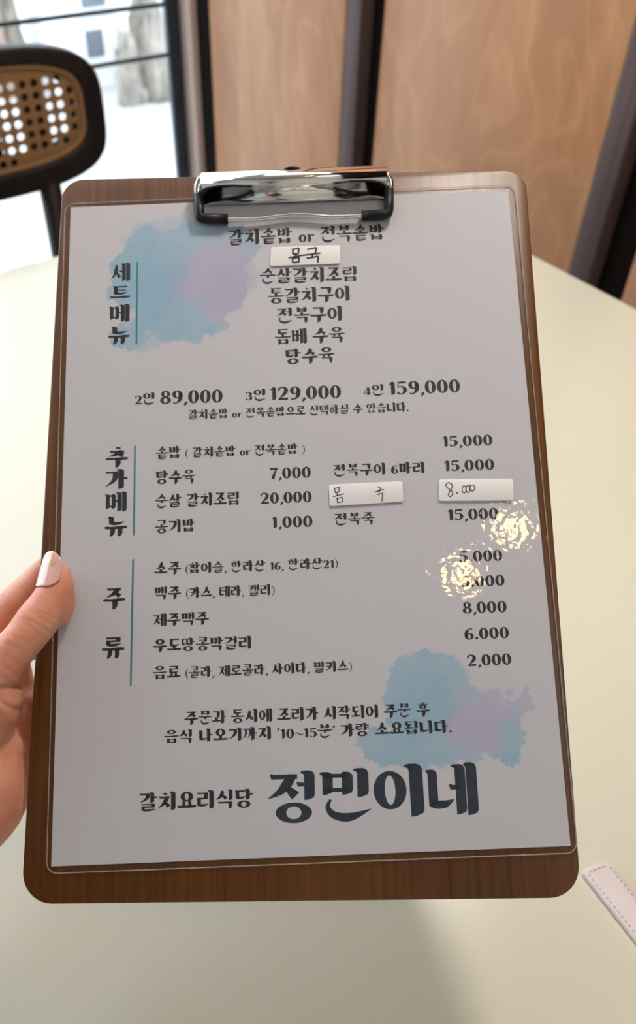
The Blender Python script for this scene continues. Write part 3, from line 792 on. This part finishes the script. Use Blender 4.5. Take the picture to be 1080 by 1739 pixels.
# set menu
text('heading_text', '갈치솥밥 or 전복솥밥', (388, 417), (653, 407), 27)
text('dish_text', '순살갈치조림', (441, 482), (606, 478), 26)
text('dish_text', '통갈치구이', (455, 516), (594, 511), 26)
text('dish_text', '전복구이', (470.5, 549), (581, 545), 26)
text('dish_text', '돔베 수육', (467, 585.5), (586, 580.5), 26)
text('dish_text', '탕수육', (485, 619), (569, 615), 26)
text('price_text', '2인', (228.6, 687.5), (263, 686), 20)
text('price_text', '89,000', (271.7, 686), (378, 683.5), 22)
text('price_text', '3인', (416.7, 681), (451.5, 680), 20)
text('price_text', '129,000', (459, 680), (579.5, 676), 22)
text('price_text', '4인', (617.6, 672.5), (652.5, 671), 19)
text('price_text', '159,000', (661, 671), (782, 666), 22)
text('note_text', '갈치솥밥 or 전복솥밥으로 선택하실 수 있습니다.', (320, 712.5), (694, 699), 16.5)
# side dishes
text('dish_text', '솥밥', (264.5, 780), (307, 778), 21)
text('note_text', '( 갈치솥밥 or 전복솥밥 )', (315, 777.5), (518, 770.5), 18)
text('dish_text', '탕수육', (264.5, 822.5), (331.7, 820), 23)
text('price_text', '7,000', (458, 813.5), (528, 811), 18.5)
text('dish_text', '순살 갈치조림', (263, 863), (406, 857.5), 23)
text('price_text', '20,000', (442, 856), (529.5, 852.5), 18.5)
text('dish_text', '공기밥', (263, 906), (331, 903), 22.5)
text('price_text', '1,000', (461.5, 897), (531, 894.5), 19)
text('price_text', '15,000', (752, 759), (837, 756), 18)
text('dish_text', '전복구이 6마리', (565.5, 809), (721, 804), 20.5)
text('price_text', '15,000', (755, 800.5), (840, 797.5), 18)
text('dish_text', '전복죽', (568, 892), (636.5, 890), 20.5)
text('price_text', '15,000', (761, 884), (847, 881), 18.5)
# drinks
text('dish_text', '소주', (261.5, 976), (307.5, 975), 22)
text('note_text', '(참이슬, 한라산 16, 한라산21)', (315, 974.5), (574, 965), 19)
text('dish_text', '맥주', (261.5, 1018), (307.5, 1016.5), 21.5)
text('note_text', '(카스, 테라, 캘리)', (316, 1016.5), (466.5, 1010.5), 19)
text('dish_text', '제주맥주', (259.5, 1064.5), (355, 1060), 22)
text('dish_text', '우도땅콩막걸리', (259.5, 1107.5), (426.5, 1102), 22.5)
text('dish_text', '음료', (259.5, 1154), (306.7, 1152), 22.5)
text('note_text', '(콜라, 제로콜라, 사이다, 밀키스)', (315, 1151.5), (598, 1140), 19)
text('price_text', '5.000', (780, 954.5), (853.5, 952), 18)
text('price_text', '5.000', (783.5, 997.5), (857.5, 994.5), 18.5)
text('price_text', '8,000', (786, 1042), (861, 1039.5), 19)
text('price_text', '6.000', (789.5, 1086.5), (865, 1083.5), 19)
text('price_text', '2,000', (793.5, 1131.5), (869, 1128.5), 19)
# foot of the sheet
text('notice_text', '주문과 동시에 조리가 시작되어 주문 후', (313, 1231), (730.5, 1216), 23)
text('notice_text', '음식 나오기까지 ‘10~15분’ 가량 소요됩니다.', (278.5, 1262.5), (767.5, 1244.5), 22.5)
text('notice_text', '갈치요리식당', (236.5, 1378), (430, 1371), 32)
for ch, L, R, h in (('정', (455, 1398), (536, 1396), 88), ('민', (543, 1391.5), (631, 1390), 86), ('이', (637, 1390), (722, 1386), 90), ('네', (726, 1387), (814, 1384), 90)):
    text('restaurant_name', ch, L, R, h, M_NAVY)
# upright headings
for ch, x0, x1, y0, y1 in (('세', 188, 221, 447, 478.5), ('트', 186, 221, 485, 510.5), ('메', 184.5, 220, 517, 548), ('뉴', 183.5, 220, 553.5, 585),
                           ('추', 179, 217.5, 760, 793.5), ('가', 178, 216.5, 797, 831.5), ('메', 177.5, 215, 835.5, 870), ('뉴', 177, 216, 876, 911),
                           ('주', 174.5, 212, 998, 1034.5), ('류', 172.5, 211, 1081, 1118.5)):
    text('heading_text', ch, (x0, y1), (x1, y1 - 1.5), y1 - y0 - .5)
def rule(x0, y0, x1, y1):
    a, b = bp(x0, y0, Z_INK), bp(x1, y1, Z_INK); w = .00040
    mesh_obj('divider_line', [(a[0] - w, a[1], Z_INK), (a[0] + w, a[1], Z_INK), (b[0] + w, b[1], Z_INK), (b[0] - w, b[1], Z_INK)], [(0, 1, 2, 3)], M_TEAL, paper)
rule(233, 444.7, 231.7, 583.5); rule(229.3, 757, 227.2, 909); rule(226, 949.6, 222, 1165)

# stickers written on by hand
def sticker(Q, strokes, lab):
    c = [bp(x, y, Z_STICK) for x, y in Q]
    ol = round_poly([(p[0], p[1]) for p in c][::-1], .0011, 5)
    s = bevel(mesh_obj('sticker', *slab_vf(ol, Z_FILM, Z_STICK), M_STICK, menu), .00012, 2, 50)
    s['label'] = lab
    V_, F_ = [], []
    for pts, w in strokes:
        b = [bp(x, y, Z_HAND) for x, y in pts]
        for q in S([(p[0], p[1]) for p in b], [w] * len(b), 5 if len(b) > 2 else 2):
            F_.append(tuple(range(len(V_), len(V_) + 4))); V_ += [(x, y, Z_HAND) for x, y in q]
        for p in (b[0], b[-1]) if True else ():
            F_.append(tuple(range(len(V_), len(V_) + 8))); V_ += [(p[0] + w / 2 * math.cos(k * PI / 4), p[1] + w / 2 * math.sin(k * PI / 4), Z_HAND) for k in range(8)]
    mesh_obj('handwriting', V_, F_, M_MARK, s)
def crop(ox, oy, sc, L, w):
    out = []
    for pts in L: out.append(([(ox + x / sc, oy + y / sc) for x, y in pts], w))
    return out
def seg(*p):                                # straight pen stroke with its corners kept
    out = []
    for a, b in zip(p, p[1:]): out += [a, ((a[0] + b[0]) / 2, (a[1] + b[1]) / 2)]
    return out + [p[-1]]
def loop(cx_, cy_, rx, ry): return [(cx_ + rx * math.cos(PI * k / 5 + 1.9), cy_ + ry * math.sin(PI * k / 5 + 1.9)) for k in range(11)]
sticker([(460, 419.5), (577, 415.5), (578, 447.5), (458.5, 452)],
        crop(300, 260, 2.7, [seg((533, 440), (533, 463)), seg((532, 441), (560, 437), (557, 461), (534, 463)), seg((546, 463), (546, 476)),
                             seg((516, 480), (560, 471), (602, 466)), seg((531, 484), (533, 503)), seg((531, 484), (561, 478), (559, 499), (534, 503)),
                             seg((600, 441), (640, 434), (636, 458)), seg((588, 468), (656, 459)), seg((622, 464), (622, 478)), seg((598, 482), (648, 474), (647, 500))], .00085),
        'white sticker on the first dish, crossed with bold black handwriting')
sticker([(558.2, 823), (683.5, 816.8), (684.8, 852), (559.8, 859.7)],
        crop(520, 720, 2.842, [seg((137, 310), (140, 332)), seg((137, 311), (160, 306), (157, 327), (140, 331)), seg((149, 331), (149, 345)), seg((131, 351), (181, 337)),
                               seg((148, 359), (151, 381)), seg((148, 360), (173, 354), (176, 374), (151, 380)),
                               seg((346, 303), (362, 312), (346, 324)), seg((332, 328), (374, 317)), seg((353, 322), (350, 341)), seg((344, 341), (368, 335), (366, 373))], .00042),
        'white sticker with two handwritten Korean syllables')
sticker([(745, 814.3), (871.3, 812.5), (872, 850), (745, 851)],
        crop(520, 720, 2.842, [[(702, 290), (686, 283), (673, 296), (684, 310), (700, 322), (707, 338), (694, 352), (686, 340), (694, 322), (705, 304), (698, 288)],
                               loop(728, 333, 1.6, 1.6), loop(762, 316, 10, 17), loop(781, 314, 10, 17), loop(801, 309, 12, 15)], .00042),
        'white sticker with the handwritten price 8.000')
# ---------------------------------------------------------------- hand holding the left edge
def rounded_cones(chains, nseg=18):
    """overlapping rounded tapered limbs, later fused into one skin; (x, y, z, r) in board metres"""
    V_, F_ = [], []
    def add(v, f):
        n = len(V_); V_.extend(v); F_.extend(tuple(i + n for i in q) for q in f)
    for ch in chains:
        Q = cat_rom([tuple(c) for c in ch], 5)
        pts = [np.array(q[:3]) for q in Q]; rad = [q[3] for q in Q]
        # hemispherical ends
        d0 = pts[0] - pts[1]; d0 /= np.linalg.norm(d0); d1 = pts[-1] - pts[-2]; d1 /= np.linalg.norm(d1)
        P0 = [(pts[0] + d0 * rad[0] * math.sin(a), rad[0] * math.cos(a)) for a in (1.50, 1.3, 1.05, .75, .4)]
        P1 = [(pts[-1] + d1 * rad[-1] * math.sin(a), rad[-1] * math.cos(a)) for a in (.4, .75, 1.05, 1.3, 1.50)]
        full = P0 + list(zip(pts, rad)) + P1
        add(*tube_vf([p for p, r in full], [r for p, r in full], nseg))
    return V_, F_
mm = .001
def hp(x, y, z, r):                      # photo position of a joint, its height over the board and its radius (mm)
    q = bp(x, y, z * mm); return (q[0], q[1], z * mm, r * mm)
thumb = [hp(100, 977, 7.3, 5.3), hp(97, 992, 8.6, 7.1), hp(92, 1010, 9.4, 7.9), hp(80, 1032, 10.4, 8.5), hp(62, 1056, 11.8, 8.9), hp(44, 1080, 12.8, 8.5), hp(22, 1106, 13.2, 8.7),
         hp(0, 1136, 12.6, 9.6), hp(-28, 1172, 10.5, 12.5), hp(-50, 1215, 7, 15)]
pad = [hp(106, 1003, 6.2, 4.6), hp(108, 1022, 6.3, 5.0), hp(101, 1044, 6.8, 5.0)]
thenar = [hp(-24, 1190, 7, 15.2), hp(-40, 1232, 3, 15.5), hp(-62, 1290, -4, 20)]
palm = [hp(-48, 1340, -5, 22.5), hp(-66, 1346, -6, 25.5), hp(-110, 1330, -8, 25)]
heel = [hp(-30, 1290, -6, 18.0), hp(-36, 1350, -6, 20.5), hp(-70, 1395, -6, 20)]
web = [hp(-20, 1180, 2, 10.5), hp(-40, 1150, -8, 10), hp(-70, 1140, -18, 10)]
index = [hp(190, 896, -10.6, 6.2), hp(130, 934, -11.2, 6.9), hp(90, 966, -11.6, 7.4), hp(52, 1001, -13, 7.9), hp(14, 1040, -16, 8.5), hp(-30, 1088, -20, 9.5), hp(-80, 1150, -24, 11), hp(-110, 1260, -22, 15)]
middle = [hp(205, 1040, -10.8, 6.6), hp(130, 1060, -11.6, 7.3), hp(40, 1095, -14, 8.2), hp(-40, 1160, -22, 10), hp(-90, 1215, -25, 11.5), hp(-120, 1290, -20, 15)]
ring_ = [hp(195, 1160, -10.6, 6.4), hp(120, 1180, -11.4, 7.1), hp(36, 1205, -14, 8.0), hp(-40, 1250, -22, 9.6), hp(-90, 1290, -24, 11.5), hp(-120, 1330, -18, 15)]
little = [hp(160, 1275, -9.8, 5.6), hp(100, 1288, -10.6, 6.2), hp(30, 1306, -13, 7.0), hp(-40, 1330, -20, 9), hp(-90, 1350, -20, 12)]
inner = [hp(12, 1108, -17, 8.5), hp(22, 1180, -19, 10), hp(24, 1260, -19, 11), hp(8, 1335, -17, 13)]
arm = [hp(-110, 1330, -10, 26), hp(-190, 1440, -8, 26), hp(-270, 1560, 0, 27), hp(-340, 1665, 7, 29)]
V_, F_ = rounded_cones([thumb, pad, thenar, palm, heel, web, index, middle, ring_, little, inner, arm])

t = NT('skin'); v = t.coords(); 
blotch = t.noise(v, 70, 3, .6); fine = t.noise(v, 520, 3, .6)
tax = np.array(thumb[0][:3]) - np.array(thumb[7][:3]); tax /= np.linalg.norm(tax)
# fine wrinkles run across the thumb
ang = math.atan2(tax[1], tax[0])
tc = t.n('ShaderNodeTexCoord'); mpn = t.n('ShaderNodeMapping'); mpn.inputs['Rotation'].default_value = (0, 0, -ang); t.l(tc.outputs['Object'], mpn.inputs[0])
mp2 = t.n('ShaderNodeMapping'); mp2.inputs['Scale'].default_value = (900, 150, 150); t.l(mpn.outputs[0], mp2.inputs[0])
wr = t.noise(mp2.outputs[0], 1, 4, .6, .3)
hgt = t.math('ADD', t.math('MULTIPLY', wr, .8), t.math('MULTIPLY', fine, .35))
M_SKIN = t.set(Base__Color=t.ramp(blotch, [(.3, (.58, .225, .14)), (.5, (.66, .28, .18)), (.7, (.71, .34, .225))]), Roughness=.48, Subsurface__Weight=.22,
               Subsurface__Scale=.004, Specular__IOR__Level=.4, Normal=t.bump(hgt, .38, .0005))
t.b.inputs['Subsurface Radius'].default_value = (1.0, .35, .2)

raw = mesh_obj('hand_shape', V_, F_, M_SKIN)
rm = raw.modifiers.new('fuse', 'REMESH'); rm.mode = 'VOXEL'; rm.voxel_size = .00085; rm.adaptivity = 0
sm = raw.modifiers.new('smooth', 'SMOOTH'); sm.iterations = 9; sm.factor = .5
bpy.context.view_layer.update()
dg = bpy.context.evaluated_depsgraph_get()
me = bpy.data.meshes.new_from_object(raw.evaluated_get(dg))
bpy.data.objects.remove(raw, do_unlink=True)
# creases of the knuckle and of the thumb's root, pressed into the skin
NV = len(me.vertices)
co = np.empty(NV * 3, np.float32); me.vertices.foreach_get('co', co); co = co.reshape(-1, 3).astype(float)
no = np.empty(NV * 3, np.float32); me.vertex_normals.foreach_get('vector', no); no = no.reshape(-1, 3).astype(float)
side = np.cross([0, 0, 1.0], tax); side /= np.linalg.norm(side)
def crease(x, y, z, depth, width, half, bend=0.0, tilt=0.0, axis=tax):
    c = np.array(hp(x, y, z, 0)[:3]); d = co - c
    sd = np.cross([0, 0, 1.0], axis)
    w_ = d @ sd; s_ = d @ axis - bend * w_ * w_ * 60 - tilt * w_
    m_ = np.exp(-(s_ / width) ** 2) * np.clip(1 - np.abs(w_) / half, 0, 1) ** .6 * (np.linalg.norm(d, axis=1) < .02) * (no[:, 2] > -.2)
    return -depth * m_
dz = np.zeros(NV)
for x, y, b, tl, dp, hw in ((66, 1050, .5, .1, .42, 8), (59, 1059, -.3, -.05, .50, 9), (54, 1066, -.6, .1, .34, 8), (72, 1042, .3, -.1, .26, 6), (82, 1024, .6, .1, .16, 5),
                            (38, 1088, -.4, 0, .20, 9), (28, 1102, -.5, .1, .2, 9), (16, 1118, -.4, -.1, .24, 9), (6, 1132, -.4, .1, .3, 10), (-4, 1146, -.3, 0, .34, 10)):
    dz += crease(x, y, 20, dp * mm, .55 * mm, hw * mm, b, tl)
down = np.array([.2, -1, 0]); down /= np.linalg.norm(down)
dz += crease(24, 1164, 18, 1.3 * mm, 1.1 * mm, 13 * mm, .2, -.25, np.array([.0, 1.0, 0]))
for x, y, tl, dp in ((30, 1215, .55, .7), (34, 1238, .9, .5), (22, 1262, 1.2, .4), (10, 1195, .2, .4)):
    dz += crease(x, y, 14, dp * mm, .7 * mm, 12 * mm, 0, tl, np.array([.3, .95, 0]) / np.linalg.norm([.3, .95]))
co += no * dz[:, None]
me.vertices.foreach_set('co', co.astype(np.float32).ravel()); me.update()
for p in me.polygons: p.use_smooth = True
me.materials.clear(); me.materials.append(M_SKIN)
hand = bpy.data.objects.new('hand', me); COL.objects.link(hand); hand.matrix_world = BOARD_M
tag(hand, 'left hand gripping the left edge of the clipboard, thumb in front with pink painted nail', 'hand')

# thumb nail: curved oval plate, long and pink, with a little gold flower
NB, NTIP = np.array(hp(95, 1006, 8.9, 0)[:3]), np.array(hp(109, 947, 6.4, 0)[:3])      # axis of the nail's curvature
ax = NTIP - NB; LN = np.linalg.norm(ax); ax /= LN
nrm0 = np.array([-.47, .10, .88]); nrm0 -= ax * (nrm0 @ ax); nrm0 /= np.linalg.norm(nrm0); wd = np.cross(ax, nrm0)
def nail_pt(u, v, lift=0.0):
    """u -1..1 across, v 0..1 base to tip"""
    half = math.radians(52) * (max(0.0, 1 - max(0, (v - .42) / .585) ** 2.1)) ** .5 * (max(.0, 1 - max(0, (.40 - v) / .42) ** 2.3)) ** .5
    R = (8.15 - .5 * v) * mm
    a = u * half
    return NB + ax * (LN * v) + wd * ((R + lift) * math.sin(a)) + nrm0 * ((R + lift) * math.cos(a))
M_KNIT = plain('dark_knit', (.018, .017, .02), .9, 0, .3, 260, .4)
sl = [hp(-262, 1545, -2, 36), hp(-268, 1552, -1, 40), hp(-330, 1650, 6, 44), hp(-450, 1850, 26, 50), hp(-640, 2250, 70, 56), hp(-800, 2700, 130, 62)]  # out of view, added to keep light off the board's lower left
mesh_obj('sleeve', *tube_vf([q[:3] for q in sl], [q[3] for q in sl], 28), M_KNIT, hand, True)['label'] = 'unseen dark knitted sleeve added to shade the lower left of the board'
t = NT('nail_polish')
M_NAIL = t.set(Base__Color=(.70, .42, .37), Roughness=.14, Subsurface__Weight=.2, Subsurface__Scale=.002, Coat__Weight=1.0, Coat__Roughness=.04)
NU, NVv = 16, 26
V_ = [nail_pt(-1 + 2 * i / NU, .005 + .99 * j / NVv) for j in range(NVv + 1) for i in range(NU + 1)]
F_ = [(j * (NU + 1) + i, j * (NU + 1) + i + 1, (j + 1) * (NU + 1) + i + 1, (j + 1) * (NU + 1) + i) for j in range(NVv) for i in range(NU)]
nail = mesh_obj('thumbnail', V_, F_, M_NAIL, hand, True)
sd = nail.modifiers.new('thickness', 'SOLIDIFY'); sd.thickness = .0006; sd.offset = 1
nail['label'] = 'long glossy pink nail'
M_GOLD = plain('gold_foil', (.90, .68, .30), .3, .8)
V_, F_ = [], []
for k in range(6):
    a = k * PI / 3 + .3
    ring = []
    for q in range(8):
        b = 2 * PI * q / 8; r_ = .95 + .62 * math.cos(b); s_ = .26 * math.sin(b)
        du = (r_ * math.cos(a) - s_ * math.sin(a)) * mm; dvv = (r_ * math.sin(a) + s_ * math.cos(a)) * mm
        ring.append(nail_pt(.30 + du / (5.0 * mm), .69 + dvv / LN, .0010))
    F_.append(tuple(range(len(V_), len(V_) + 8))); V_ += ring
fl = mesh_obj('gold_flower', V_, F_, M_GOLD, nail); fl['label'] = 'tiny six petal gold flower'
g = nail_pt(.28, .23, .0010)
mesh_obj('gold_bead', *ellipsoid_vf(g, (.0003, .0003, .0003), 10, 6), M_GOLD, nail, True)

# ---------------------------------------------------------------- leather strap on the table
t = NT('pale_pink_leather'); v = t.coords(); f = t.noise(v, 380, 4, .6)
M_LEATHER = t.set(Base__Color=t.ramp(t.noise(v, 40, 3), [(.3, (.66, .555, .535)), (.7, (.72, .62, .605))]), Roughness=.5, Normal=t.bump(f, .15, .0004))
M_THREAD = plain('grey_thread', (.30, .29, .31), .7, 0, .15, 900)
M_THREADW = plain('white_thread', (.82, .80, .80), .7, 0, .05, 900)
SH = .0035
def tp(x, y, z=TZ + SH): return on_plane(x, y, UP, z)
e0, e1 = tp(987, 1478), tp(1032, 1459)
far = (tp(1080, 1502) + tp(1069, 1600)) / 2
mid = (e0 + e1) / 2
ddir = far - mid; ddir[2] = 0; ddir /= np.linalg.norm(ddir); wdir = np.cross(ddir, UP)
SW = abs((e1 - e0) @ wdir); SLEN = .16
SM = np.eye(4); SM[:3, 0] = ddir; SM[:3, 1] = -wdir; SM[:3, 2] = UP; SM[:3, 3] = [mid[0], mid[1], TZ]
strap = empty('leather_strap', 'pale pink leather strap with white stitching lying on the table', 'strap', Matrix(SM.tolist()))
o2 = [((e0 - mid) @ ddir, (e0 - mid) @ -wdir), ((e1 - mid) @ ddir, (e1 - mid) @ -wdir)]
o2.sort(key=lambda q: q[1])
ol = round_poly([o2[0], (SLEN, o2[0][1]), (SLEN, o2[1][1]), o2[1]], [.0022, .004, .004, .0028], 6)
bevel(mesh_obj('strap_body', *slab_vf(ol, .0002, SH), M_LEATHER, strap), .0011, 4, 50)
ins = .0021
a_, b_ = np.array(o2[0]), np.array(o2[1])
p0 = a_ + np.array([ins + .0003, ins]); p1 = b_ + np.array([ins + .0003, -ins])
paths = [(p0, np.array([SLEN - ins, p0[1]])), (p1, np.array([SLEN - ins, p1[1]])), (p0, p1)]
for m_, off, nm in ((M_THREADW, 0.0, 'stitching'), (M_THREAD, .5, 'stitch_groove')):
    L = []
    for s, e in paths:
        d = e - s; ln = np.linalg.norm(d); d /= ln; k = off * .0027
        while k + .0015 < ln:
            q0_, q1_ = s + d * k, s + d * (k + .0015)
            L.append(tube_vf([(q0_[0], q0_[1], SH - .0001), ((q0_[0] + q1_[0]) / 2, (q0_[1] + q1_[1]) / 2, SH + .0001), (q1_[0], q1_[1], SH - .0001)], [.00022, .00030, .00022], 6))
            k += .0027
    mesh_obj(nm, *join_vf(*L), m_, strap, True)
